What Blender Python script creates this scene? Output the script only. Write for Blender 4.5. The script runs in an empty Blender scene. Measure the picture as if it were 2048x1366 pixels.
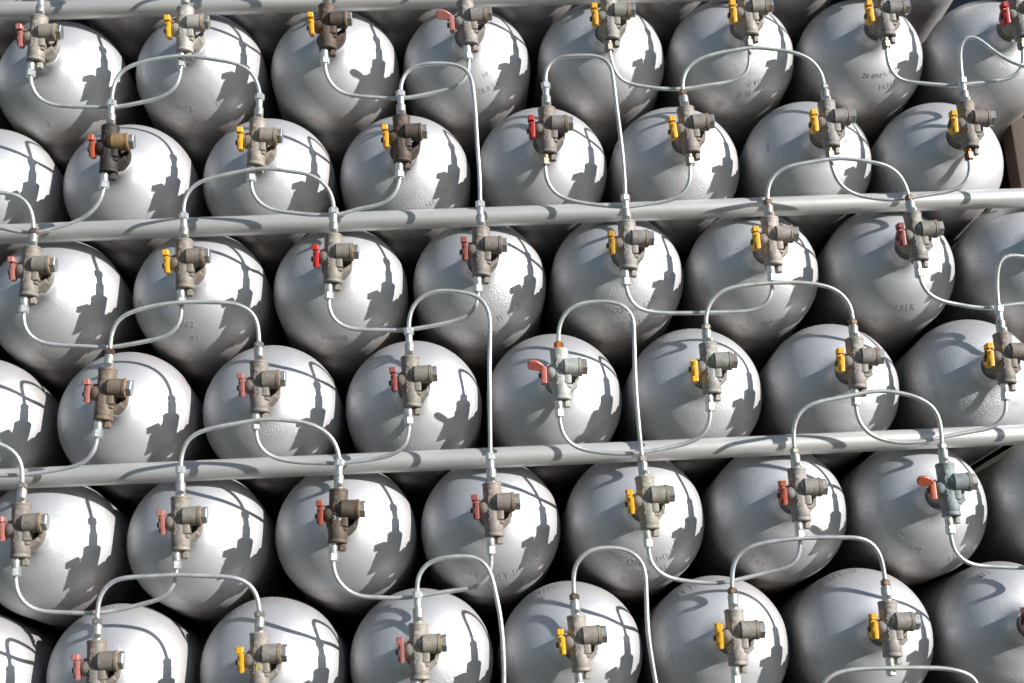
import bpy, bmesh, math, random
from mathutils import Vector, Matrix
import numpy as np
random.seed(7)
S = bpy.context.scene
COL = S.collection
PI = math.pi
R = math.radians
U = 0.29                      # metres between neighbouring cylinders in a row

# ------------------------------------------------------------------ camera
CF, CP, CYW, CRL = 1.4253090, 0.2893098, 0.0504768, -0.0543072
CC = np.array([2.707989, -9.326404, -5.148584])
_f = np.array([math.sin(CYW)*math.cos(CP), math.cos(CYW)*math.cos(CP), math.sin(CP)])
_r = np.array([math.cos(CYW), -math.sin(CYW), 0.0])
_u = np.cross(_r, _f)
CR = math.cos(CRL)*_r + math.sin(CRL)*_u
CU = -math.sin(CRL)*_r + math.cos(CRL)*_u
def at(px, py, Y=0.0):
    """photo pixel (2048 wide) -> point of the plane Y (in cylinder spacings)"""
    d = _f + CR*((px-1024)/(CF*2048)) - CU*((py-683)/(CF*2048))
    t = (Y-CC[1])/d[1]
    p = CC + d*t
    return Vector((p[0], p[1], p[2]))
cam = bpy.data.cameras.new('camera')
cam.sensor_width = 36.0
cam.lens = CF*36.0
cam.clip_start = 0.05; cam.clip_end = 500
cam.dof.use_dof = True
cam.dof.focus_distance = 9.9*U
cam.dof.aperture_fstop = 2.8
co = bpy.data.objects.new('camera', cam); COL.objects.link(co)
M = Matrix(((CR[0], CU[0], -_f[0]), (CR[1], CU[1], -_f[1]), (CR[2], CU[2], -_f[2]))).to_4x4()
M.translation = Vector(CC)*U
co.matrix_world = M
S.camera = co

# ------------------------------------------------------------------ light
SAZ, SEL = 56.9, 16.4          # sun: degrees right of the viewer's back, degrees up
w = bpy.data.worlds.new("World"); S.world = w; w.use_nodes = True
nt = w.node_tree
sky = nt.nodes.new('ShaderNodeTexSky'); sky.sky_type = 'NISHITA'; sky.sun_disc = False
sky.dust_density = 0.3; sky.ozone_density = 2.0; sky.sun_elevation = R(SEL); sky.sun_rotation = R(180-SAZ)
nt.links.new(sky.outputs[0], nt.nodes['Background'].inputs[0])
nt.nodes['Background'].inputs[1].default_value = 0.085
sl = bpy.data.lights.new('sun', 'SUN'); sl.energy = 5.0; sl.angle = R(0.5); sl.color = (1.0, 0.98, 0.955)
so = bpy.data.objects.new('sun', sl); COL.objects.link(so)
sv = Vector((math.sin(R(SAZ))*math.cos(R(SEL)), -math.cos(R(SAZ))*math.cos(R(SEL)), math.sin(R(SEL))))
so.rotation_euler = sv.to_track_quat('Z', 'Y').to_euler()
so.location = sv*20
S.view_settings.view_transform = 'Standard'; S.view_settings.look = 'None'
S.view_settings.exposure = 0.68; S.view_settings.gamma = 1.0

# ------------------------------------------------------------------ materials
def newmat(name):
    m = bpy.data.materials.new(name); m.use_nodes = True
    t = m.node_tree; b = t.nodes['Principled BSDF']
    return m, t, b
def N(t, kind, **kw):
    n = t.nodes.new(kind)
    for k, v in kw.items():
        if k in n.inputs: n.inputs[k].default_value = v
        else: setattr(n, k, v)
    return n
def ramp(t, src, a, b, ca=(0,0,0,1), cb=(1,1,1,1)):
    r = t.nodes.new('ShaderNodeValToRGB'); e = r.color_ramp.elements
    e[0].position = a; e[1].position = b; e[0].color = ca; e[1].color = cb
    t.links.new(src, r.inputs[0]); return r.outputs[0]
def mixc(t, fac, a, b, mode='MIX'):
    n = t.nodes.new('ShaderNodeMix'); n.data_type = 'RGBA'; n.blend_type = mode
    for s, v in ((n.inputs[0], fac), (n.inputs[6], a), (n.inputs[7], b)):
        if hasattr(v, 'links') or hasattr(v, 'is_linked'): t.links.new(v, s)
        else: s.default_value = v
    return n.outputs[2]
def mth(t, op, a, b=0.0, c=None):
    n = t.nodes.new('ShaderNodeMath'); n.operation = op
    for i, v in enumerate((a, b) if c is None else (a, b, c)):
        if hasattr(v, 'is_linked'): t.links.new(v, n.inputs[i])
        else: n.inputs[i].default_value = v
    return n.outputs[0]
def objcoord(t):
    """object coordinates shifted by a different amount for every object"""
    tc = t.nodes.new('ShaderNodeTexCoord'); oi = t.nodes.new('ShaderNodeObjectInfo')
    cx = t.nodes.new('ShaderNodeCombineXYZ')
    for i in range(3):
        t.links.new(mth(t, 'MULTIPLY', oi.outputs['Random'], (37.0, 91.0, 53.0)[i]), cx.inputs[i])
    ad = t.nodes.new('ShaderNodeVectorMath'); ad.operation = 'ADD'
    t.links.new(tc.outputs['Object'], ad.inputs[0]); t.links.new(cx.outputs[0], ad.inputs[1])
    return ad.outputs[0], oi, tc
def tex(t, vec, scale, detail=3.0, rough=0.55, dist=0.0):
    n = N(t, 'ShaderNodeTexNoise', Scale=scale, Detail=detail, Roughness=rough, Distortion=dist)
    t.links.new(vec, n.inputs['Vector']); return n.outputs['Fac']

def silver_paint(name, base, rough=0.36, metal=0.8, ringed=True):
    m, t, b = newmat(name)
    v, oi, tc = objcoord(t)
    big = tex(t, v, 9.0, 3, .6)
    mid = tex(t, v, 60.0, 4, .6)
    fine = tex(t, v, 420.0, 2, .5)
    pit = N(t, 'ShaderNodeTexVoronoi', Scale=260.0); t.links.new(v, pit.inputs['Vector'])
    # colour: slightly uneven silver, grime specks, thin warm dust
    c = mixc(t, ramp(t, big, .35, .7), (base[0]*.92, base[1]*.92, base[2]*.93, 1), (*base, 1))
    grime = ramp(t, tex(t, v, 34.0, 6, .72), .62, .76)
    c = mixc(t, mth(t, 'MULTIPLY', grime, .35), c, (.22, .19, .16, 1))
    specks = ramp(t, tex(t, v, 300.0, 2, .5), .74, .80)
    c = mixc(t, mth(t, 'MULTIPLY', specks, .55), c, (.10, .085, .07, 1))
    # scratchy scuffed patches
    patch = ramp(t, tex(t, v, 13.0, 2, .5), .50, .66)
    amt = oi.outputs['Random']
    sep = t.nodes.new('ShaderNodeSeparateXYZ'); t.links.new(tc.outputs['Object'], sep.inputs[0])
    rad2 = mth(t, 'SQRT', mth(t, 'ADD', mth(t, 'MULTIPLY', sep.outputs[0], sep.outputs[0]), mth(t, 'MULTIPLY', sep.outputs[2], sep.outputs[2])))
    if ringed:
        # dust and faint rust gathered on the shoulder
        rim = ramp(t, rad2, .385*U, .475*U)
        dust = mth(t, 'MULTIPLY', rim, ramp(t, tex(t, v, 22.0, 5, .7), .36, .68))
        c = mixc(t, mth(t, 'MULTIPLY', dust, .7), c, (.28, .22, .175, 1))
    t.links.new(c, b.inputs['Base Color'])
    b.inputs['Metallic'].default_value = metal
    rg = mth(t, 'ADD', mth(t, 'MULTIPLY', mid, .14), rough-.07)
    if ringed:
        rg = mth(t, 'ADD', rg, mth(t, 'MULTIPLY', dust, .25))
    t.links.new(rg, b.inputs['Roughness'])
    h = mth(t, 'MULTIPLY', fine, mth(t, 'ADD', .35, mth(t, 'MULTIPLY', mth(t, 'POWER', amt, 2.0), 1.3)))
    h = mth(t, 'ADD', h, mth(t, 'MULTIPLY', mid, .6))
    h = mth(t, 'ADD', h, mth(t, 'MULTIPLY', tex(t, v, 150.0, 3, .6), mth(t, 'MULTIPLY', amt, .8)))
    bub = mth(t, 'MULTIPLY', mth(t, 'MULTIPLY', ramp(t, pit.outputs['Distance'], .1, .5), patch), mth(t, 'MULTIPLY', amt, 1.5))
    h = mth(t, 'ADD', h, bub)
    if not ringed:
        rust = ramp(t, tex(t, v, 26.0, 6, .8), .70, .73)
        t.links.new(mixc(t, mth(t, 'MULTIPLY', rust, .8), c, (.20, .085, .035, 1)), b.inputs['Base Color'])
    if ringed:
        # lathe-turned rings of the spun dome
        wv = N(t, 'ShaderNodeTexWave', Scale=1.0); 
        rs = mth(t, 'SINE', mth(t, 'MULTIPLY', mth(t, 'ADD', rad2, mth(t, 'MULTIPLY', big, .002)), 2600.0))
        h = mth(t, 'ADD', h, mth(t, 'MULTIPLY', mth(t, 'MULTIPLY', rs, ramp(t, tex(t, v, 7.0, 2), .42, .62)), .16))
        t.nodes.remove(wv)
    bp = N(t, 'ShaderNodeBump', Strength=(.45 if ringed else .2), Distance=.0008)
    t.links.new(h, bp.inputs['Height']); t.links.new(bp.outputs[0], b.inputs['Normal'])
    return m
MSHELL = silver_paint('silver_paint', (.53, .53, .54), rough=.545, metal=.60)
MRAIL = silver_paint('rail_paint', (.50, .49, .475), rough=.46, metal=.4, ringed=False)

def cast_metal():
    m, t, b = newmat('cast_bronze')
    v, oi, tc = objcoord(t)
    col = oi.outputs['Color']
    n1 = tex(t, v, 90.0, 5, .7); n2 = tex(t, v, 700.0, 3, .6)
    c = mixc(t, ramp(t, n1, .35, .65), mixc(t, 1.0, col, (.62, .58, .55, 1), 'MULTIPLY'), col)
    c = mixc(t, ramp(t, n2, .55, .75), c, mixc(t, 1.0, col, (1.35, 1.3, 1.25, 1), 'MULTIPLY'))
    c = mixc(t, mth(t, 'MULTIPLY', ramp(t, tex(t, v, 160.0, 4, .7), .60, .70), .55), c, (.08, .06, .045, 1))
    t.links.new(c, b.inputs['Base Color'])
    b.inputs['Metallic'].default_value = .2; b.inputs['Roughness'].default_value = .66
    h = mth(t, 'ADD', n2, mth(t, 'MULTIPLY', n1, .8))
    bp = N(t, 'ShaderNodeBump', Strength=.5, Distance=.0006)
    t.links.new(h, bp.inputs['Height']); t.links.new(bp.outputs[0], b.inputs['Normal'])
    return m
MCAST = cast_metal()
def tinted(name, metal, rough, sc=120.0, chip=0.0):
    m, t, b = newmat(name)
    v, oi, tc = objcoord(t)
    col = oi.outputs['Color']
    n1 = tex(t, v, sc, 4, .65)
    c = mixc(t, ramp(t, n1, .38, .62), mixc(t, 1.0, col, (.80, .78, .76, 1), 'MULTIPLY'), col)
    if chip:
        c = mixc(t, mth(t, 'MULTIPLY', ramp(t, tex(t, v, 260.0, 4, .7), .60, .68), chip), c, (.16, .12, .10, 1))
    t.links.new(c, b.inputs['Base Color'])
    b.inputs['Metallic'].default_value = metal
    t.links.new(mth(t, 'ADD', mth(t, 'MULTIPLY', n1, .2), rough-.1), b.inputs['Roughness'])
    bp = N(t, 'ShaderNodeBump', Strength=.25, Distance=.0004)
    t.links.new(tex(t, v, 500.0, 2), bp.inputs['Height']); t.links.new(bp.outputs[0], b.inputs['Normal'])
    return m
MZINC = tinted('zinc_plate', .75, .38)
MHAND = tinted('handle_paint', 0.0, .42, 200.0, .7)
MTUBE = tinted('tube_steel', .55, .38, 40.0, .25)
MSTEEL = tinted('old_steel', .3, .6, 15.0, .6)

# ------------------------------------------------------------------ helpers
class MB:
    def __init__(s): s.v = []; s.f = []
    def add(s, vs, fs):
        o = len(s.v); s.v += [tuple(x) for x in vs]; s.f += [tuple(i+o for i in f) for f in fs]
    def lathe(s, prof, axis='z', seg=24, c=(0,0,0), a0=0.0, a1=2*PI, closed=False, phase=0.0):
        """prof: (radius, along) pairs; a full turn or a sector (closed profile loop)"""
        full = abs(a1-a0-2*PI) < 1e-6
        n = seg if full else seg+1
        vs = []
        for r, h in prof:
            for i in range(n):
                a = phase + a0+(a1-a0)*i/seg
                x, y = r*math.cos(a), r*math.sin(a)
                p = {'z': (x, y, h), 'x': (h, x, y), 'y': (x, h, y)}[axis]
                vs.append((p[0]+c[0], p[1]+c[1], p[2]+c[2]))
        fs = []; m = len(prof)
        for j in range(m if closed else m-1):
            k = (j+1) % m
            for i in range(seg if not full else n):
                i2 = (i+1) % n
                fs.append((j*n+i, j*n+i2, k*n+i2, k*n+i))
        if not closed and full:
            fs.append(tuple(range(n))); fs.append(tuple((m-1)*n+i for i in range(n)))
        if closed and not full:
            fs.append(tuple(j*n for j in range(m))); fs.append(tuple(j*n+n-1 for j in range(m)))
        s.add(vs, fs)
    def prism(s, pts, axis, lo, hi, ch=0.0):
        """polygon in the plane across axis, extruded lo..hi, optional shrunk end rings as chamfer"""
        cx = sum(p[0] for p in pts)/len(pts); cy = sum(p[1] for p in pts)/len(pts)
        def P(a, b, h): return {'x': (h, a, b), 'y': (a, h, b), 'z': (a, b, h)}[axis]
        def sh(k):
            o = []
            for a, b in pts:
                d = math.hypot(a-cx, b-cy); q = max(0, 1-k/d)
                o.append((cx+(a-cx)*q, cy+(b-cy)*q))
            return o
        rings = [(sh(ch), lo), (pts, lo+ch), (pts, hi-ch), (sh(ch), hi)] if ch else [(pts, lo), (pts, hi)]
        n = len(pts); vs = []
        for rg, h in rings: vs += [P(a, b, h) for a, b in rg]
        fs = [(j*n+i, j*n+(i+1) % n, (j+1)*n+(i+1) % n, (j+1)*n+i) for j in range(len(rings)-1) for i in range(n)]
        fs += [tuple(range(n)), tuple((len(rings)-1)*n+i for i in range(n))]
        s.add(vs, fs)
    def hexa(s, axis, c, r, lo, hi, ch=.003, ph=0.0):
        s.prism([(c[0]+r*math.cos(ph+i*PI/3), c[1]+r*math.sin(ph+i*PI/3)) for i in range(6)], axis, lo, hi, ch)
    def box(s, lo, hi, ch=0.004):
        s.prism([(lo[1], lo[2]), (hi[1], lo[2]), (hi[1], hi[2]), (lo[1], hi[2])], 'x', lo[0], hi[0], ch)
    def mesh(s, name, mat, scale=U, smooth=True, sharp=38):
        me = bpy.data.meshes.new(name)
        me.from_pydata([tuple(c*scale for c in p) for p in s.v], [], s.f)
        bm = bmesh.new(); bm.from_mesh(me)
        bmesh.ops.recalc_face_normals(bm, faces=bm.faces); bm.to_mesh(me); bm.free()
        if smooth:
            me.polygons.foreach_set('use_smooth', [True]*len(me.polygons))
            me.set_sharp_from_angle(angle=R(sharp))
        me.materials.append(mat); me.update()
        return me
def link(name, me, parent=None, loc=(0,0,0), color=None, label=None):
    o = bpy.data.objects.new(name, me); COL.objects.link(o)
    o.location = loc
    if parent: o.parent = parent
    if color: o.color = (*color, 1)
    if label: o['label'] = label
    return o
def catmull(P, step):
    out = []
    n = len(P)
    for i in range(n-1):
        p0, p1, p2, p3 = P[max(i-1, 0)], P[i], P[i+1], P[min(i+2, n-1)]
        # centripetal-like tangents
        d1 = (p2-p1).length or 1e-6
        m1 = (p2-p0)/(((p2-p0).length) or 1)*d1
        m2 = (p3-p1)/(((p3-p1).length) or 1)*d1
        k = max(1, int(d1/step))
        for j in range(k):
            u = j/k
            out.append(p1*(2*u**3-3*u*u+1)+m1*(u**3-2*u*u+u)+p2*(-2*u**3+3*u*u)+m2*(u**3-u*u))
    out.append(P[-1]); return out
def sweep(pts, r, seg=12):
    vs = []; fs = []
    up = Vector((0, 1, 0))
    T0 = (pts[1]-pts[0]).normalized()
    nrm = up.cross(T0).normalized()
    for i, p in enumerate(pts):
        T = (pts[min(i+1, len(pts)-1)]-pts[max(i-1, 0)]).normalized()
        nrm = (nrm-T*nrm.dot(T)).normalized(); b = T.cross(nrm)
        for k in range(seg):
            a = 2*PI*k/seg
            vs.append(p+(nrm*math.cos(a)+b*math.sin(a))*r)
    for i in range(len(pts)-1):
        for k in range(seg):
            fs.append((i*seg+k, i*seg+(k+1) % seg, (i+1)*seg+(k+1) % seg, (i+1)*seg+k))
    fs.append(tuple(range(seg))); fs.append(tuple((len(pts)-1)*seg+k for k in range(seg)))
    return vs, fs

# ------------------------------------------------------------------ cylinder shell
RR, DD, SS = .4807, .3981, .6904          # radius, dome depth, distance from valve axis to shoulder
def dome_y(r):
    return SS-DD*math.sqrt(max(0, 1-(r/RR)**2))
prof = [(.080, .200), (.094, .192), (.100, .197), (.102, .235), (.106, .262), (.118, .286), (.14, .301), (.166, dome_y(.166)-.001)]
for i in range(1, 27):
    a0 = math.asin(.18/RR); a = a0+(PI/2-a0)*i/26
    prof.append((RR*math.sin(a), SS-DD*math.cos(a)))
for y in (.8, 1.2, 2.4, 4.4): prof.append((RR, y))
for i in range(1, 5):
    a = PI/2*i/5; prof.append((RR*math.cos(a), 4.4+DD*math.sin(a)))
mb = MB(); mb.lathe(prof, 'y', 72)
ME_SHELL = mb.mesh('shell', MSHELL, sharp=50)

# stamped lettering, bent round the dome
def flat_text(body, size):
    size *= .88
    cu = bpy.data.curves.new('stamp', 'FONT'); cu.body = body; cu.size = size
    cu.align_x = 'CENTER'; cu.align_y = 'CENTER'; cu.space_character = 1.25; cu.extrude = .0026
    cu.resolution_u = 2
    o = bpy.data.objects.new('stamp', cu); COL.objects.link(o)
    dg = bpy.context.evaluated_depsgraph_get()
    me = bpy.data.meshes.new_from_object(o.evaluated_get(dg))
    bpy.data.objects.remove(o); return me
def stamp_mesh(items):
    V, F = [], []
    for body, th, rho, size in items:
        me = flat_text(body, size)
        o = len(V)
        for v in me.vertices:
            a = R(th)+v.co.x/rho; r = rho-v.co.y
            V.append((r*math.cos(a)*U, (dome_y(min(r, RR-.002))-v.co.z-.0006)*U, r*math.sin(a)*U))
        F += [tuple(i+o for i in p.vertices) for p in me.polygons]
        bpy.data.meshes.remove(me)
    me = bpy.data.meshes.new('stamped_text'); me.from_pydata(V, [], F)
    me.materials.append(MSHELL); me.update(); return me

# ------------------------------------------------------------------ valve meshes (local: X right, -Y to viewer, Z up)
mb = MB()
mb.lathe([(.045, .172), (.056, .176), (.0625, .171), (.0635, .16), (.061, .157), (.0605, .11), (.0595, .1), (.0595, -.085), (.0615, -.095),
          (.0615, -.145), (.0595, -.148), (.0625, -.153), (.0630, -.170), (.057, -.176), (.035, -.174)], 'z', 28)
mb.lathe([(.050, -.03), (.052, .04), (.045, .068)], 'x', 24, c=(0, -.004, .0))        # inner swelling to the side port
mb.lathe([(.05, -.03), (.052, -.06), (.047, -.078), (.034, -.092), (.02, -.097)], 'x', 22, c=(0, -.004, .008))
mb.box((.020, -.058, -.070), (.066, .02, .010), .006)                                             # square boss with notch under it
mb.box((.034, -.050, -.096), (.064, .02, -.078), .004)
mb.lathe([(.050, .02), (.052, .10), (.066, .13), (.070, .17), (.080, .175), (.080, .20)], 'y', 28)   # stem into the neck
# curved bracket on the right of the stem
mb.lathe([(.106, .045), (.126, .045), (.129, .05), (.124, .125), (.060, .150), (.058, .135), (.104, .115)], 'y', 18, a0=R(-60), a1=R(30), closed=True)
mb.prism([(.05, -.080), (.105, -.045), (.112, -.072), (.056, -.120)], 'y', -.006, .075, .004)
mb.box((-.088, -.030, .058), (-.040, .006, .068), .003)                                            # stop pin
for i in range(13):                                                                                 # raised casting marks
    z = -.075+i*.0135
    a = -PI/2-.42+((i*37) % 5-2)*.035
    mb.box((.0605*math.cos(a)-.005, .0605*math.sin(a)-.0035, z), (.0605*math.cos(a)+.005+.002*(i % 3), .0605*math.sin(a)+.003, z+.0085), .002)
mb.lathe([(.014, -.0635), (.016, -.0625), (.016, -.058)], 'y', 12, c=(-.012, 0, .108))
ME_VALVE = mb.mesh('valve', MCAST)
mb = MB(); mb.lathe([(.0, -.016), (.024, -.012), (.040, 0), (.049, .012), (.051, .026), (.0605, .027), (.0610, .118), (.0640, .121), (.0640, .132), (.055, .135)], 'x', 28, c=(0, -.034, .041))
ME_PORT = mb.mesh('side_port', MCAST)
def mark_mesh(body, size, x, z, mat):
    me = flat_text(body, size); V = []
    for v in me.vertices:
        a = (x+v.co.x)/.0595
        V.append(((.0605+v.co.z*.2)*math.sin(a)*U, -(.0615+v.co.z*.2)*math.cos(a)*U, (z+v.co.y)*U))
    m2 = bpy.data.meshes.new('painted_mark'); m2.from_pydata(V, [], [tuple(p.vertices) for p in me.polygons]); m2.materials.append(mat)
    bpy.data.meshes.remove(me); return m2
MARKS = {(5, 2): ('32', .085, .004, -.01, (.42, .44, .42)), (6, 1): ('10', .075, .012, -.045, (.62, .50, .02)), (5, 3): None}
mb = MB(); mb.lathe([(.058, .1335), (.0625, .1350), (.0625, .1395), (.058, .1405)], 'x', 26, c=(0, -.034, .041))
ME_WASHER = mb.mesh('sealing_ring', MCAST)
mb = MB(); mb.hexa('x', (-.034, .041), .057, .142, .177, .004, R(20)); mb.lathe([(.05, .138), (.052, .1445), (.046, .146)], 'x', 20, c=(0, -.034, .041))
ME_PLUG = mb.mesh('hex_plug', MZINC)
mb = MB(); mb.hexa('z', (.030, .002), .0265, -.222, -.186, .003, R(10)); mb.lathe([(.021, -.17), (.021, -.19)], 'z', 14, c=(.030, .002, 0))
ME_BOLT = mb.mesh('drain_bolt', MCAST)
# bottom fitting
BX, BY = -.024, -.006
def bottom(lng):
    a = MB(); a.lathe([(.020, -.165), (.0262, -.172), (.0262, -.236 if lng else -.212), (.024, -.240 if lng else -.215)], 'z', 20, c=(BX, BY, 0))
    z = -.236 if lng else -.208
    b = MB(); b.hexa('z', (BX, BY), .0335, z-.052, z, .004, R(15)); b.lathe([(.022, z-.047), (.020, z-.058)], 'z', 14, c=(BX, BY, 0))
    return a.mesh('tube_sleeve', MZINC), b.mesh('union_nut', MZINC)
ME_BS, ME_BN = bottom(True); ME_BS2, ME_BN2 = bottom(False)
BOTZ = {True: -.285, False: -.257}
# top fittings
a = MB(); a.lathe([(.024, .17), (.0318, .174), (.0325, .262), (.030, .268), (.028, .269)], 'z', 22); 
ME_TA = a.mesh('adapter', MZINC)
a = MB(); a.box((-.004, -.0345, .186), (.026, -.02, .212), .001); ME_FLAT = a.mesh('wrench_flat', MZINC)
a = MB(); a.lathe([(.022, .266), (.0235, .270), (.0235, .330), (.022, .333)], 'z', 20); ME_TS = a.mesh('tube_sleeve', MZINC)
def nut(z0, h=.046, r=.033):
    b = MB(); b.hexa('z', (0, 0), r, z0, z0+h, .004, R(8)); b.lathe([(.022, z0+h-.004), (.019, z0+h+.008)], 'z', 14); return b.mesh('union_nut', MZINC)
ME_NA = nut(.328); ME_NB = nut(.274, .034, .0325); ME_NC = nut(.182, .042, .033)
a = MB(); a.lathe([(.024, .268), (.024, .276)], 'z', 16); ME_COL = a.mesh('collar', MZINC)
TOPZ = {'A': .375, 'B': .308, 'C': .222}
# handles
def handle_A(tip_down=False):
    m = MB(); k = -1 if tip_down else 1
    m.lathe([(.030, -.130), (.052, -.128), (.060, -.121), (.060, -.104), (.054, -.098), (.02, -.096)], 'x', 24, c=(0, .004, 0))
    m.box((-.117, -.058, -.060), (-.091, -.008, .050), .006); m.box((-.131, -.040, -.052), (-.112, .0, .060), .005)
    m.box((-.131, -.036, (.0 if k > 0 else -.090)), (-.101, .004, (.090 if k > 0 else 0)), .006)
    m.box((-.137, -.070, (.062 if k > 0 else -.097)), (-.094, .0, (.097 if k > 0 else -.062)), .006)
    return m.mesh('handle', MHAND)
ME_HA = handle_A(); ME_HZ = handle_A(True)
m = MB()
m.lathe([(.030, -.128), (.046, -.125), (.052, -.118), (.052, -.102), (.046, -.097), (.02, -.096)], 'x', 22, c=(0, -.006, 0))
m.box((-.130, -.060, -.066), (-.096, .0, .050), .006)
pts = [(-.098, .022), (-.112, .070), (-.150, .098), (-.186, .106), (-.207, .100), (-.220, .082), (-.219, .058), (-.206, .042), (-.185, .038), (-.150, .032), (-.125, .018)]
k0 = len(m.v)
m.prism(pts, 'y', -.064, -.042, .005)
for k in range(k0, len(m.v)):          # the paddle leans forward
    x_, y_, z_ = m.v[k]; q = R(44); dy_, dz_ = y_+.040, z_-.045
    m.v[k] = (x_, -.040+dy_*math.cos(q)-dz_*math.sin(q), .045+dy_*math.sin(q)+dz_*math.cos(q)*1.1)
ME_HP = m.mesh('handle', MHAND)
m = MB(); m.hexa('x', (-.006, 0), .019, -.146, -.124, .002); ME_SCREW = m.mesh('handle_screw', MZINC)

# ------------------------------------------------------------------ tables read from the photograph
RZ = {0: .869, 1: 0, 2: -.879, 3: -1.746, 4: -2.625, 5: -3.492, 6: -4.371, 7: -5.238}
VP = {(1,0):(75,80),(1,1):(370,62),(1,2):(655,56),(1,3):(935,48),(1,4):(1220,38),(1,5):(1495,30),(1,6):(1768,32),(1,7):(2038,34),
(2,0):(219,300),(2,1):(514,287),(2,2):(804,280),(2,3):(1095,263),(2,4):(1377,262),(2,5):(1658,250),(2,6):(1936,252),
(3,0):(61,545),(3,1):(369,530),(3,2):(666,519),(3,3):(962,505),(3,4):(1255,492),(3,5):(1543,484),(3,6):(1832,475),
(4,0):(211,790),(4,1):(519,775),(4,2):(822,765),(4,3):(1121,750),(4,4):(1420,738),(4,5):(1712,728),(4,6):(2009,718),
(5,0):(42,1062),(5,1):(361,1048),(5,2):(676,1033),(5,3):(986,1020),(5,4):(1294,1006),(5,5):(1598,990),(5,6):(1896,980),
(6,0):(193,1338),(6,1):(519,1323),(6,2):(838,1303),(6,3):(1158,1287),(6,4):(1472,1275),(6,5):(1780,1258),(6,6):(2084,1243)}
RED, PINK, DULL, ORG, SAL, YEL, OCH, RST = (.45,.022,.020), (.39,.145,.125), (.30,.070,.060), (.44,.095,.045), (.42,.105,.085), (.78,.41,.018), (.50,.27,.025), (.33,.065,.033)
HN = {RED:'bright red', PINK:'faded pink', DULL:'dull red', ORG:'orange red', SAL:'salmon red', YEL:'yellow', OCH:'ochre yellow', RST:'rusty red'}
TAU, BRN, DRK, BLK, BEI, PAL, GRY, VER, BLU = (.215,.19,.165), (.15,.115,.088), (.092,.068,.052), (.040,.033,.028), (.29,.265,.23), (.38,.36,.315), (.245,.23,.21), (.34,.36,.33), (.21,.235,.24)
#   (handle colour, handle kind, body colour, top fitting, top nut colour, bottom silver?)
ZN, NB, NG, NR = (.62,.63,.62), (.17,.115,.08), (.34,.31,.27), (.42,.13,.03)
CFG = {
(1,0):(PINK,'A',BEI,'A',ZN,1),(1,1):(YEL,'A',PAL,'A',ZN,1),(1,2):(YEL,'A',DRK,'A',ZN,1),(1,3):(PINK,'P',GRY,'A',ZN,1),(1,4):(YEL,'A',GRY,'A',ZN,0),(1,5):(YEL,'A',GRY,'A',ZN,0),(1,6):(YEL,'A',GRY,'A',ZN,0),(1,7):(RED,'A',GRY,'A',ZN,0),
(2,0):(ORG,'A',BLK,'A',ZN,1),(2,1):(YEL,'A',BEI,'A',ZN,1),(2,2):(YEL,'A',DRK,'A',ZN,1),(2,3):(RED,'A',TAU,'A',ZN,0),(2,4):(YEL,'A',TAU,'B',NB,0),(2,5):(YEL,'A',GRY,'B',NG,0),(2,6):(YEL,'A',TAU,'A',ZN,0),
(3,0):(PINK,'A',TAU,'B',NB,1),(3,1):(YEL,'A',TAU,'A',ZN,1),(3,2):(RED,'A',TAU,'A',ZN,1),(3,3):(DULL,'A',TAU,'A',ZN,1),(3,4):(OCH,'A',GRY,'A',ZN,1),(3,5):(YEL,'A',BEI,'B',NB,1),(3,6):(DULL,'A',GRY,'B',NB,1),(3,7):(YEL,'A',GRY,'A',ZN,1),
(4,0):(PINK,'A',BRN,'B',NB,1),(4,1):(PINK,'A',TAU,'B',NG,1),(4,2):(DULL,'A',TAU,'A',ZN,1),(4,3):(SAL,'P',VER,'C',NR,1),(4,4):(YEL,'Z',GRY,'B',NG,1),(4,5):(YEL,'A',GRY,'B',NB,1),(4,6):(YEL,'A',TAU,'A',ZN,1),
(5,0):(PINK,'A',TAU,'B',NG,1),(5,1):(PINK,'A',TAU,'A',ZN,1),(5,2):(RST,'A',DRK,'A',ZN,1),(5,3):(DULL,'A',TAU,'A',ZN,1),(5,4):(YEL,'A',BEI,'B',NG,1),(5,5):(ORG,'A',GRY,'B',NG,1),(5,6):(ORG,'P',BLU,'B',NG,1),(5,7):(YEL,'A',GRY,'A',ZN,1),
(6,0):(PINK,'A',TAU,'B',NG,1),(6,1):(YEL,'A',GRY,'B',NG,1),(6,2):(PINK,'A',BEI,'A',ZN,1),(6,3):(YEL,'A',BEI,'B',NB,1),(6,4):(YEL,'A',GRY,'B',NB,1),(6,5):(YEL,'A',GRY,'B',NB,1),(6,6):(PINK,'A',GRY,'A',ZN,1)}
ROWN = {0:'row above the top rail', 1:'row under the top rail', 2:'row above the middle rail', 3:'row under the middle rail',
        4:'row above the lowest rail', 5:'row under the lowest rail', 6:'bottom row of the picture', 7:'row below the picture'}
ORD = ['first','second','third','fourth','fifth','sixth','seventh','eighth','ninth']

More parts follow.
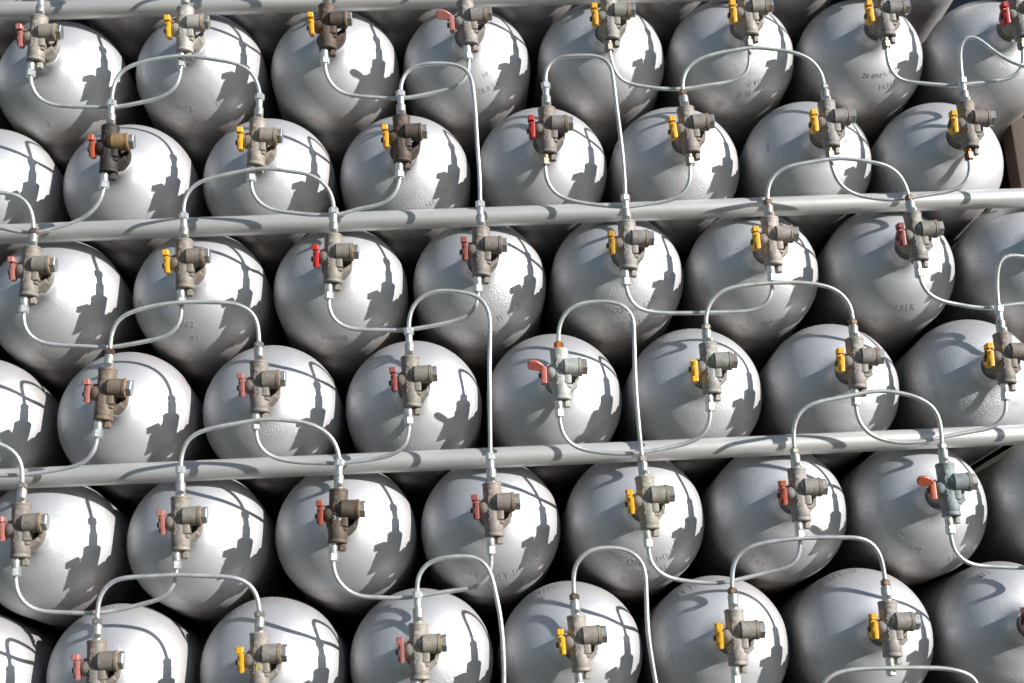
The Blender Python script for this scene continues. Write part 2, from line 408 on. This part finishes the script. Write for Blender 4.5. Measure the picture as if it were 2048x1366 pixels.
# tubes: start valve+end, stop valve+end, photo points, depth of the middle, name
TUBES = [
((1,0,'b'),(1,1,'b'),[(61,155),(63,176),(76,197),(102,209),(141,213),(172,214),(211,215),(239,213),(281,205),(323,195),(348,181),(360,160),(362,141)],.05),
((2,0,'t'),(2,1,'t'),[(224,186),(224,174),(232,151),(249,135),(281,125),(323,116),(355,112),(379,112),(415,117),(467,126),(495,134),(513,149),(520,169),(521,176)],-.05),
((2,-1,'b'),(2,0,'b'),[(-82,395),(-79,415),(-60,438),(-30,450),(0,455),(28,462),(53,466),(77,465),(116,455),(158,441),(183,425),(202,401),(208,379)],.05),
((3,-1,'t'),(3,0,'t'),[(-92,440),(-90,420),(-80,402),(-58,390),(-30,385),(0,385),(21,387),(42,392),(58,404),(65,422),(67,446)],-.05),
((3,1,'t'),(3,2,'t'),[(366,415),(365,404),(369,387),(381,371),(401,362),(436,353),(467,346),(502,339),(541,337),(580,343),(615,348),(643,358),(661,374),(667,394),(667,401)],-.05),
((2,1,'b'),(2,2,'b'),[(503,366),(503,383),(513,402),(531,416),(562,423),(597,427),(633,430),(680,429),(715,418),(761,409),(785,394),(798,372),(800,355)],.05),
((1,2,'b'),(1,3,'b'),[(650,130),(651,148),(661,169),(678,184),(699,190),(750,195),(796,197),(831,193),(877,183),(908,176),(926,166),(938,149),(939,123)],.05),
((2,2,'t'),(3,3,'t'),[(801,169),(801,158),(808,141),(828,130),(856,127),(905,128),(926,134),(940,148),(946,176),(951,225),(955,295),(959,344),(960,390)],-.05),
((2,3,'t'),(3,4,'t'),[(1090,156),(1089,141),(1096,123),(1112,114),(1140,112),(1186,111),(1207,116),(1221,130),(1226,155),(1233,211),(1244,299),(1249,351),(1250,378)],-.05),
((1,4,'b'),(1,5,'b'),[(1219,111),(1225,134),(1235,155),(1256,167),(1288,173),(1330,178),(1376,177),(1418,170),(1467,162),(1492,151),(1500,130),(1499,102)],.05),
((2,4,'t'),(2,5,'t'),[(1363,172),(1363,155),(1369,137),(1390,121),(1429,108),(1471,100),(1506,95),(1541,98),(1587,105),(1615,114),(1636,130),(1647,151),(1648,162)],-.05),
((1,6,'b'),(1,7,'b'),[(1773,100),(1775,123),(1785,148),(1805,161),(1840,166),(1875,169),(1910,171),(1945,167),(1998,161),(2030,153),(2045,134),(2045,102)],.05),
((2,6,'t'),(3,7,'t'),[(1926,144),(1922,116),(1921,91),(1928,74),(1938,70),(1959,79),(1980,97),(2005,114),(2030,127),(2054,134),(2085,148),(2103,180),(2108,240),(2110,330),(2111,370)],-.08),
((3,5,'t'),(3,6,'t'),[(1534,388),(1534,369),(1541,351),(1559,338),(1594,329),(1636,322),(1671,317),(1699,318),(1735,323),(1770,329),(1794,339),(1810,357),(1817,378)],-.05),
((2,5,'b'),(2,6,'b'),[(1662,327),(1666,344),(1675,365),(1692,381),(1720,392),(1752,397),(1784,400),(1815,397),(1854,390),(1896,383),(1928,374),(1942,355),(1942,325)],.05),
((2,3,'b'),(2,4,'b'),[(1090,337),(1091,362),(1102,381),(1123,395),(1154,404),(1189,409),(1228,413),(1256,414),(1291,409),(1334,402),(1362,392),(1378,375),(1381,336)],.05),
((3,0,'b'),(3,1,'b'),[(46,628),(46,651),(56,670),(77,684),(116,690),(176,693),(218,695),(246,691),(299,681),(334,672),(355,654),(362,637),(362,612)],.05),
((4,0,'t'),(4,1,'t'),[(221,689),(222,668),(228,647),(246,630),(278,619),(316,610),(358,605),(397,604),(439,605),(474,608),(499,617),(515,637),(518,658),(518,674)],-.05),
((3,2,'b'),(3,3,'b'),[(657,600),(657,619),(666,639),(685,653),(715,659),(761,660),(810,660),(856,653),(901,644),(933,635),(951,619),(956,602),(956,588)],.05),
((4,2,'t'),(5,3,'t'),[(818,642),(819,623),(828,602),(849,588),(880,581),(915,583),(951,591),(968,603),(979,626),(980,668),(979,739),(980,827),(981,890)],-.05),
((4,3,'t'),(5,4,'t'),[(1119,679),(1119,651),(1126,630),(1147,612),(1182,604),(1225,604),(1249,612),(1265,630),(1268,668),(1270,739),(1274,809),(1282,900)],-.05),
((3,4,'b'),(3,5,'b'),[(1252,577),(1256,598),(1270,616),(1295,623),(1330,626),(1383,626),(1418,625),(1489,623),(1520,617),(1540,603),(1545,588),(1544,563)],.05),
((4,4,'t'),(4,5,'t'),[(1413,639),(1413,619),(1422,598),(1443,581),(1475,573),(1524,567),(1566,565),(1612,566),(1647,571),(1675,579),(1696,595),(1706,616),(1706,628)],-.05),
((3,6,'b'),(3,7,'b'),[(1842,561),(1845,577),(1858,593),(1882,603),(1917,609),(1952,615),(1988,615),(2016,610),(2047,607),(2090,598),(2115,580),(2120,550)],.05),
((4,6,'t'),(5,7,'t'),[(2000,602),(1997,581),(1995,545),(1998,524),(2009,512),(2030,510),(2055,515),(2090,524),(2120,550),(2140,610),(2160,700),(2178,800),(2185,860)],-.05),
((5,5,'t'),(5,6,'t'),[(1589,884),(1587,855),(1590,834),(1605,816),(1636,804),(1682,795),(1720,787),(1752,782),(1780,783),(1819,790),(1850,802),(1872,819),(1881,844),(1883,876)],-.05),
((4,5,'b'),(4,6,'b'),[(1713,812),(1715,834),(1724,855),(1742,870),(1770,881),(1812,886),(1847,883),(1896,872),(1945,863),(1988,855),(2009,841),(2016,823),(2016,804)],.05),
((4,3,'b'),(4,4,'b'),[(1122,839),(1123,862),(1133,881),(1154,896),(1186,903),(1225,907),(1270,907),(1306,902),(1383,884),(1408,871),(1420,855),(1423,827)],.05),
((4,1,'b'),(4,2,'b'),[(513,863),(513,883),(524,902),(548,916),(583,923),(626,926),(687,926),(750,918),(785,910),(805,900),(817,882),(820,853)],.05),
((5,1,'t'),(5,2,'t'),[(360,920),(362,897),(372,876),(397,863),(450,851),(492,844),(527,838),(562,840),(604,844),(640,855),(664,870),(676,890),(677,907)],-.05),
((4,-1,'b'),(4,0,'b'),[(-110,885),(-108,905),(-95,925),(-60,940),(0,951),(35,950),(70,947),(116,940),(151,933),(176,920),(191,900),(194,877)],.05),
((5,-1,'t'),(5,0,'t'),[(-122,940),(-120,920),(-108,900),(-80,885),(-50,879),(0,888),(25,897),(39,911),(44,928),(44,954)],-.05),
((5,0,'b'),(5,1,'b'),[(31,1157),(31,1178),(39,1197),(53,1213),(77,1222),(123,1225),(193,1226),(239,1220),(281,1209),(323,1199),(341,1186),(351,1167),(352,1146)],.05),
((6,0,'t'),(6,1,'t'),[(195,1227),(196,1199),(204,1178),(221,1162),(253,1155),(299,1153),(351,1150),(404,1152),(457,1154),(488,1158),(506,1169),(516,1185),(519,1211)],-.05),
((5,2,'b'),(5,3,'b'),[(664,1127),(666,1150),(676,1167),(694,1183),(708,1191),(750,1195),(820,1195),(863,1188),(908,1181),(950,1175),(973,1164),(983,1142),(984,1113)],.05),
((6,2,'t'),(7,3,'t'),[(834,1169),(834,1149),(842,1130),(863,1118),(898,1114),(940,1113),(961,1118),(979,1139),(991,1185),(1001,1237),(1007,1308),(1011,1366),(1014,1420)],-.05),
((6,3,'t'),(7,4,'t'),[(1147,1179),(1146,1146),(1153,1121),(1172,1104),(1200,1096),(1235,1096),(1263,1104),(1283,1121),(1291,1150),(1293,1202),(1297,1273),(1304,1366),(1309,1410)],-.05),
((5,4,'b'),(5,5,'b'),[(1297,1097),(1299,1121),(1309,1139),(1330,1153),(1358,1160),(1400,1165),(1443,1166),(1489,1156),(1531,1146),(1573,1137),(1594,1125),(1602,1107),(1602,1083)],.05),
((6,4,'t'),(6,5,'t'),[(1463,1164),(1463,1139),(1467,1116),(1485,1099),(1517,1088),(1566,1080),(1612,1076),(1664,1075),(1720,1076),(1742,1083),(1759,1104),(1766,1128),(1769,1151)],-.05),
((5,6,'b'),(5,7,'b'),[(1902,1070),(1905,1093),(1914,1113),(1935,1127),(1963,1132),(2002,1134),(2048,1136),(2110,1132),(2180,1112),(2205,1085),(2208,1060)],.05),
((7,5,'t'),(7,6,'t'),[(1632,1440),(1632,1400),(1643,1366),(1654,1355),(1675,1345),(1717,1338),(1787,1336),(1893,1337),(1928,1345),(1949,1357),(1963,1385),(1970,1425)],-.05),
]
# which tube ends were read off the photo, per valve
ends = {}
for a, b, pts, dy in TUBES:
    ends[a] = pts[0]; ends[b] = pts[-1]

# ------------------------------------------------------------------ stamps
STAMP = {
(1,1): [('20.0MPA   30.0MPA', -80, .385, .052), ('20 MPA', 182, .42, .046)],
(1,0): [('53', -95, .42, .05)],
(1,2): [('1007', -58, .42, .05)],
(1,3): [('W28.8 LT', -68, .34, .05), ('FP', -60, .26, .045)],
(1,5): [('NEU   0 18', -100, .40, .05), ('U 023', -72, .35, .046)],
(1,6): [('FABER', -72, .36, .05), ('20.0MPA 867/', -78, .29, .046)],
(1,7): [('20.0MPA', -120, .41, .05), ('130', -95, .44, .05)],
(2,1): [('CNG ONLY', 195, .42, .044)],
(2,2): [('14037  R9', -48, .36, .05)],
(2,5): [('TOL 14', 182, .43, .05), ('FABER', 172, .35, .042)],
(3,0): [('1541', -85, .38, .05), ('35 0002', -35, .40, .05)],
(3,1): [('07   2/10 2005', -55, .38, .055), ('002', -98, .30, .06), ('ISO 11439', 205, .41, .046)],
(3,2): [('CNG 9R0', -95, .41, .046)],
(3,3): [('W 28.8 LT', -50, .36, .062), ('4.4MM  2 G GK5', -62, .435, .058), ('2 METAN', 180, .44, .05)],
(3,4): [('14437  04  CNG', -80, .335, .055), ('ECE R  5002', -80, .415, .052)],
(3,5): [('110-000', 195, .42, .048), ('4.4 - 20MPA', -88, .43, .048)],
(3,6): [('11-17', 183, .32, .055), ('130R-000-2', 195, .40, .052), ('FABER   281', -72, .37, .062)],
(3,7): [('20.0MPA', 170, .40, .056), ('1367', 205, .40, .05), ('002', -118, .38, .055)],
(4,0): [('130R 000', 195, .43, .046)],
(4,1): [('CNG ONLY', 185, .44, .055)],
(4,2): [('12', 165, .38, .05), ('FABER', 195, .42, .056)],
(4,3): [('FABER', 175, .44, .052), ('101 2.1', -40, .40, .055)],
(4,4): [('02/14-2012', 110, .45, .048)],
(4,5): [('CNG', 180, .42, .05)],
(4,6): [('11', 185, .30, .05), ('FABER 200', 185, .37, .05)],
(5,1): [('130', -118, .40, .046), ('0002 4.4MM', -48, .42, .048)],
(5,3): [('FABER', 178, .44, .058), ('CNG ONLY-DO NOT USE', -68, .375, .062), ('CE 28.8L', -68, .44, .05)],
(5,4): [('CNG ONLY-DO NOT USE', -72, .33, .060), ('0R 0272  28L', -88, .39, .054), ('R 12/2  200', -92, .445, .05)],
(5,5): [('METANO', 172, .42, .046), ('20 LT 4.4', -128, .42, .05)],
(5,6): [('FABER 02/25B 0527', 212, .345, .058), ('10.01 20 CE', 195, .42, .056), ('9.6', 118, .40, .055), ('192   FABER', -80, .41, .055)],
(5,7): [('4.6', 150, .36, .065), ('P', 175, .42, .05)],
(6,0): [('110R-0002 11439', 75, .45, .052)],
(6,1): [('ISO-11439 20.0MPA TP 30', 95, .45, .052)],
(6,2): [('ECE R110', 140, .45, .048)],
(6,3): [('CNG', 190, .42, .055), ('METANO 1', 118, .44, .05)],
(6,4): [('2A 4 CNG', 125, .43, .055), ('20MPA TT', 178, .38, .052), ('11439 ISO', 200, .44, .05)],
(6,5): [('02/12.22', 105, .45, .052), ('ISO-11439', 188, .40, .058)],
(6,6): [('136', 112, .41, .055), ('20.0MPA 1', 150, .42, .052)],
}

# ------------------------------------------------------------------ build cylinders
def jit(c, k=.10):
    f = 1+random.uniform(-k, k); return tuple(min(.9, x*f*(1+random.uniform(-.03, .03))) for x in c)
NUTPOS = {}
def gas_cylinder(j, i):
    if (j, i) in VP:
        p = at(*VP[(j, i)]); X, Z = p.x, p.z
    else:
        X = i+(.5 if j % 2 == 0 else 0)-.005; Z = RZ[j]
    hc, hk, bc, tf, nc, bs = CFG.get((j, i), (random.choice([YEL, YEL, PINK, DULL]), 'A', random.choice([TAU, GRY, BEI]), 'A', ZN, 1))
    # lean of the valve from the tube ends that the photo shows
    T = ends.get((j, i, 't')); B = ends.get((j, i, 'b'))
    leans = []
    if T: q = at(*T); leans.append(((q.x-X), (q.z-Z)))
    if B: q = at(*B); leans.append(((X-(q.x-BX)), (Z-q.z)))
    tilt = 0.0
    if leans and (j, i) in VP:
        tilt = math.atan2(sum(l[0] for l in leans), sum(l[1] for l in leans))
        tilt = max(-.07, min(.07, tilt))
    root = bpy.data.objects.new('gas_cylinder', None); COL.objects.link(root)
    root.empty_display_size = .05; root.location = (X*U, 0, Z*U)
    nth = i+1 if j % 2 == 1 else i+2
    if (j, i) in VP or (j, i) == (6, 6):
        ph = {'P':' paddle handle', 'Z':' upturned handle'}.get(hk, ' handle')
        lab = 'silver cylinder with %s%s, %s from left in %s' % (HN[hc], ph, ORD[nth-1], ROWN[j])
    elif j in (2, 4, 6) and i == -1:
        lab = 'silver gas cylinder cut off by the left edge, %s' % ROWN[j]
    elif (j, i) in ((3, 7), (5, 7)):
        lab = 'silver gas cylinder cut off by the right edge, %s' % ROWN[j]
    elif j == 0:
        lab = 'silver gas cylinder mostly hidden above the top rail, %s from left' % ORD[i+1]
    elif j == 7:
        lab = 'silver gas cylinder just below the picture, %s from left' % ORD[i+1]
    else:
        lab = 'silver gas cylinder just outside the left edge of the picture, %s' % ROWN[j]
    root['label'] = lab; root['category'] = 'gas cylinder'; root['group'] = 'stacked silver gas cylinders'
    sh = link('shell', ME_SHELL, root)
    sh.rotation_euler = (0, 0, 0)
    if (j, i) in STAMP:
        for body, th, rho, size in STAMP[(j, i)]:
            n = len(body); pos = 0
            for part in body.split('   '):
                mid = pos+len(part)/2-n/2
                link('stamped_text', stamp_mesh([(part, th+math.degrees(mid*.70*size/rho), rho, size)]), root)
                pos += len(part)+3
    bc = tuple(c*1.15 for c in bc)
    va = link('valve', ME_VALVE, root, color=jit(bc))
    va.rotation_euler = (0, tilt, 0)
    link('side_port', ME_PORT, va, color=(.30, .19, .085) if (j, i) == (2, 0) else tuple(va.color[:3]))
    if MARKS.get((j, i)):
        mk = MARKS[(j, i)]; link('painted_mark', mark_mesh(mk[0], mk[1], mk[2], mk[3], MHAND), va, color=mk[4])
    link('sealing_ring', ME_WASHER, va, color=(.42, .26, .13))
    link('hex_plug', ME_PLUG, va, color=(.40, .42, .41))
    link('drain_bolt', ME_BOLT, va, color=jit(bc))
    brown = jit((.30, .25, .20)) if (j, i) != (2, 6) else (.22, .10, .05)
    cb = jit(ZN, .05) if bs else brown
    link('tube_sleeve', ME_BS if bs else ME_BS2, va, color=cb)
    link('union_nut', ME_BN if bs else ME_BN2, va, color=cb)
    if tf in 'AB':
        link('adapter', ME_TA, va, color=jit((.50, .48, .44), .08))
        link('wrench_flat', ME_FLAT, va, color=(.30, .28, .25))
    if tf == 'A':
        link('tube_sleeve', ME_TS, va, color=ZN); link('union_nut', ME_NA, va, color=nc)
    elif tf == 'B':
        link('collar', ME_COL, va, color=(.35, .33, .3)); link('union_nut', ME_NB, va, color=nc)
    else:
        link('union_nut', ME_NC, va, color=nc, label='rusty orange union nut')
    h = link('handle', {'A': ME_HA, 'Z': ME_HZ, 'P': ME_HP}[hk], va, color=jit(hc, .08))
    sc = link('handle_screw', ME_SCREW, va, color=(.2, .18, .16))
    h.rotation_euler = (random.uniform(.04, .24) if hk == 'A' else 0, 0, 0)
    rot = Matrix.Rotation(tilt, 3, 'Y'); O = Vector((X, 0, Z))
    NUTPOS[(j, i, 't')] = O+rot @ Vector((0, 0, TOPZ[tf]))
    NUTPOS[(j, i, 'b')] = O+rot @ Vector((BX, BY, BOTZ[bool(bs)]))
    return root
for j in range(0, 8):
    for i in (range(-1, 8) if j % 2 == 1 else range(-1, 7)):
        gas_cylinder(j, i)

# ------------------------------------------------------------------ tubes
RAD = .0142
def tube(a, b, pts, dy, label, group='thin connecting tubes'):
    na, nb = NUTPOS[a], NUTPOS[b]
    n = len(pts)
    raw = [Vector(p) if len(p) == 3 else at(p[0], p[1], 0) for p in pts]
    # running length
    L = [0]
    for k in range(1, n): L.append(L[-1]+(raw[k]-raw[k-1]).length)
    tot = L[-1]
    P = []
    for k in range(n):
        s = L[k]; e = min(s, tot-s)
        y = dy*min(1, e/.28)**1.5*(1 if e < .28 else 1)
        q = raw[k] if len(pts[k]) == 3 else at(pts[k][0], pts[k][1], y)
        if len(pts[k]) == 3: q = raw[k]+Vector((0, y, 0))
        P.append(q)
    da, db = na-P[0], nb-P[-1]
    for k in range(n):
        wa = max(0, 1-L[k]/.30); wb = max(0, 1-(tot-L[k])/.30)
        P[k] = P[k]+da*(wa*wa*(3-2*wa))+db*(wb*wb*(3-2*wb))
    def inward(p, end): return p+Vector((0, 0, -.02 if end == 't' else .02))
    P = [inward(na, a[2])]+P+[inward(nb, b[2])]
    Q = catmull(P, .03)
    # one pass of smoothing against hand-traced wobble
    for _ in range(3):
        Q = [Q[0]]+[Q[k]*.5+(Q[k-1]+Q[k+1])*.25 for k in range(1, len(Q)-1)]+[Q[-1]]
    vs, fs = sweep(Q, RAD, 12)
    m = MB(); m.add(vs, fs)
    o = link('connecting_tube', m.mesh('connecting_tube', MTUBE), color=jit((.56, .58, .57), .04))
    o['label'] = label; o['category'] = 'tube'; o['group'] = group
    return o
def nth(j, i): return ORD[(i if j % 2 == 1 else i+1)]
for a, b, pts, dy in TUBES:
    if a[0] != b[0]:
        lab = 'long tube from %s valve of %s down across the rail' % (nth(a[0], a[1]), ROWN[a[0]])
    elif a[2] == 't':
        if a[1] < 0: lab = 'arched tube entering from the left edge to the first valve, %s' % ROWN[a[0]]
        elif a[0] == 7: lab = 'arched tube cut off by the bottom edge, near the lower right corner'
        else: lab = 'arched tube joining tops of %s and %s valves, %s' % (nth(a[0], a[1]), nth(b[0], b[1]), ROWN[a[0]])
    else:
        if a[1] < 0: lab = 'sagging tube entering from the left edge to the second valve, %s' % ROWN[a[0]]
        else: lab = 'sagging tube under %s and %s valves, %s' % (nth(a[0], a[1]), nth(b[0], b[1]), ROWN[a[0]])
    tube(a, b, pts, dy, lab)
# the row above the top rail hangs the same tubes as the second row
for i in (-1, 1, 3, 5):
    a, b = (0, i, 'b'), (0, i+1, 'b')
    pa, pb = NUTPOS[a], NUTPOS[b]
    W = pb.x-pa.x
    pts = [pa]+[Vector((pa.x+W*u, 0, pa.z-d)) for u, d in ((.005,.08),(.04,.15),(.11,.19),(.22,.21),(.36,.22),(.5,.225),(.62,.21),(.76,.17),(.88,.14),(.96,.09),(.995,.04))]+[pb]
    tube(a, b, [tuple(p) for p in pts], .05, 'sagging tube at the top edge under %s and %s valves above the top rail' % (ORD[i+1], ORD[i+2]))
# tubes that run from the top-row valves up out of the picture
for i in range(-1, 8):
    na = NUTPOS.get((1, i, 't'))
    if na is None: continue
    s = 1 if i % 2 == 1 else -1
    pts = [tuple(na), (na.x, 0, na.z+.05), (na.x+.02*s, 0, na.z+.13), (na.x+.09*s, 0, na.z+.19), (na.x+.30*s, 0, na.z+.24), (na.x+.495*s, 0, na.z+.27)]
    NUTPOS[('u', i, 't')] = Vector(pts[-1])+Vector((0, -.05, .02))
    o = tube((1, i, 't'), ('u', i, 't'), pts, -.02, 'tube rising out of the picture from the %s valve under the top rail' % nth(1, i))

# ------------------------------------------------------------------ rails, braces, post, added sky-blocking panels
def rail(z, lab):
    m = MB(); m.lathe([(.066, -3.2), (.070, -3.19), (.070, 9.6), (.066, 9.61)], 'x', 36, c=(0, .36, z-.018))
    o = link('steel_rail', m.mesh('steel_rail', MRAIL)); o['label'] = lab; o['category'] = 'pipe rail'; o['group'] = 'horizontal pipe rails'
rail((RZ[0]+RZ[1])/2, 'grey painted pipe rail along the top edge of the picture')
rail((RZ[2]+RZ[3])/2-.0, 'grey painted pipe rail in the middle, crossing between second and third cylinder rows')
rail((RZ[4]+RZ[5])/2, 'lowest visible grey pipe rail, crossing between fourth and fifth cylinder rows')
rail((RZ[6]+RZ[7])/2, 'grey pipe rail hidden below the bottom edge of the picture')
def rod(p, q, r, lab):
    m = MB(); vs, fs = sweep([p, q], r, 10); m.add(vs, fs)
    o = link('brace_rod', m.mesh('brace_rod', MSTEEL), color=(.45, .42, .35)); o['label'] = lab; o['category'] = 'brace rod'
rod(at(1990, 408, .50), at(1890, 512, .86), .010, 'thin diagonal brace rod behind the middle rail near the right edge')
rod(at(2075, 872, .50), at(1938, 952, .86), .012, 'thin diagonal brace rod under the lowest rail at the right edge')
m = MB(); m.box((7.19, .90, -1.34), (7.45, 1.1, -.45), .01)
o = link('rack_post', m.mesh('rack_post', MSTEEL), color=(.09, .065, .052)); o['label'] = 'short brown steel post beside the last cylinder at the upper right edge'; o['category'] = 'post'
m = MB(); m.box((7.62, .85, -6.0), (7.66, 5.2, 2.2), .004)  # added dark sheet that keeps bright sky out of the right-hand gap
o = link('side_sky_blocker', m.mesh('side_sky_blocker', MSTEEL), color=(.06, .055, .05)); o['label'] = 'added dark sheet blocking bright sky in the gap at the right edge'; o['category'] = 'panel'

m = MB(); m.box((-4.2, 5.25, -8.6), (7.6, 5.30, 2.4), .004)  # added sheet, stops sky light leaking through between the cylinders
o = link('back_sky_blocker', m.mesh('back_sky_blocker', MSTEEL), color=(.06, .055, .05)); o['label'] = 'added dark sheet behind the stack, blocking sky light in the gaps between cylinders'; o['category'] = 'panel'

# ------------------------------------------------------------------ ground
m, t, b = newmat('ground')
tc = t.nodes.new('ShaderNodeTexCoord')
n1 = tex(t, tc.outputs['Object'], .35, 5, .6); n2 = tex(t, tc.outputs['Object'], 14.0, 5, .7)
g = mixc(t, ramp(t, n2, .3, .7), (.022, .034, .012, 1), (.05, .06, .024, 1))
s_ = mixc(t, ramp(t, n2, .3, .7), (.045, .043, .038, 1), (.075, .071, .062, 1))
t.links.new(mixc(t, ramp(t, n1, .45, .55), s_, g), b.inputs['Base Color'])
b.inputs['Roughness'].default_value = .95
bp = N(t, 'ShaderNodeBump', Strength=.6, Distance=.03); t.links.new(n2, bp.inputs['Height']); t.links.new(bp.outputs[0], b.inputs['Normal'])
bm = bmesh.new(); bmesh.ops.create_grid(bm, x_segments=40, y_segments=40, size=300)
me = bpy.data.meshes.new('ground'); bm.to_mesh(me); bm.free(); me.materials.append(m)
o = link('ground', me, loc=(0, 0, -7.0*U-.9)); o['kind'] = 'structure'
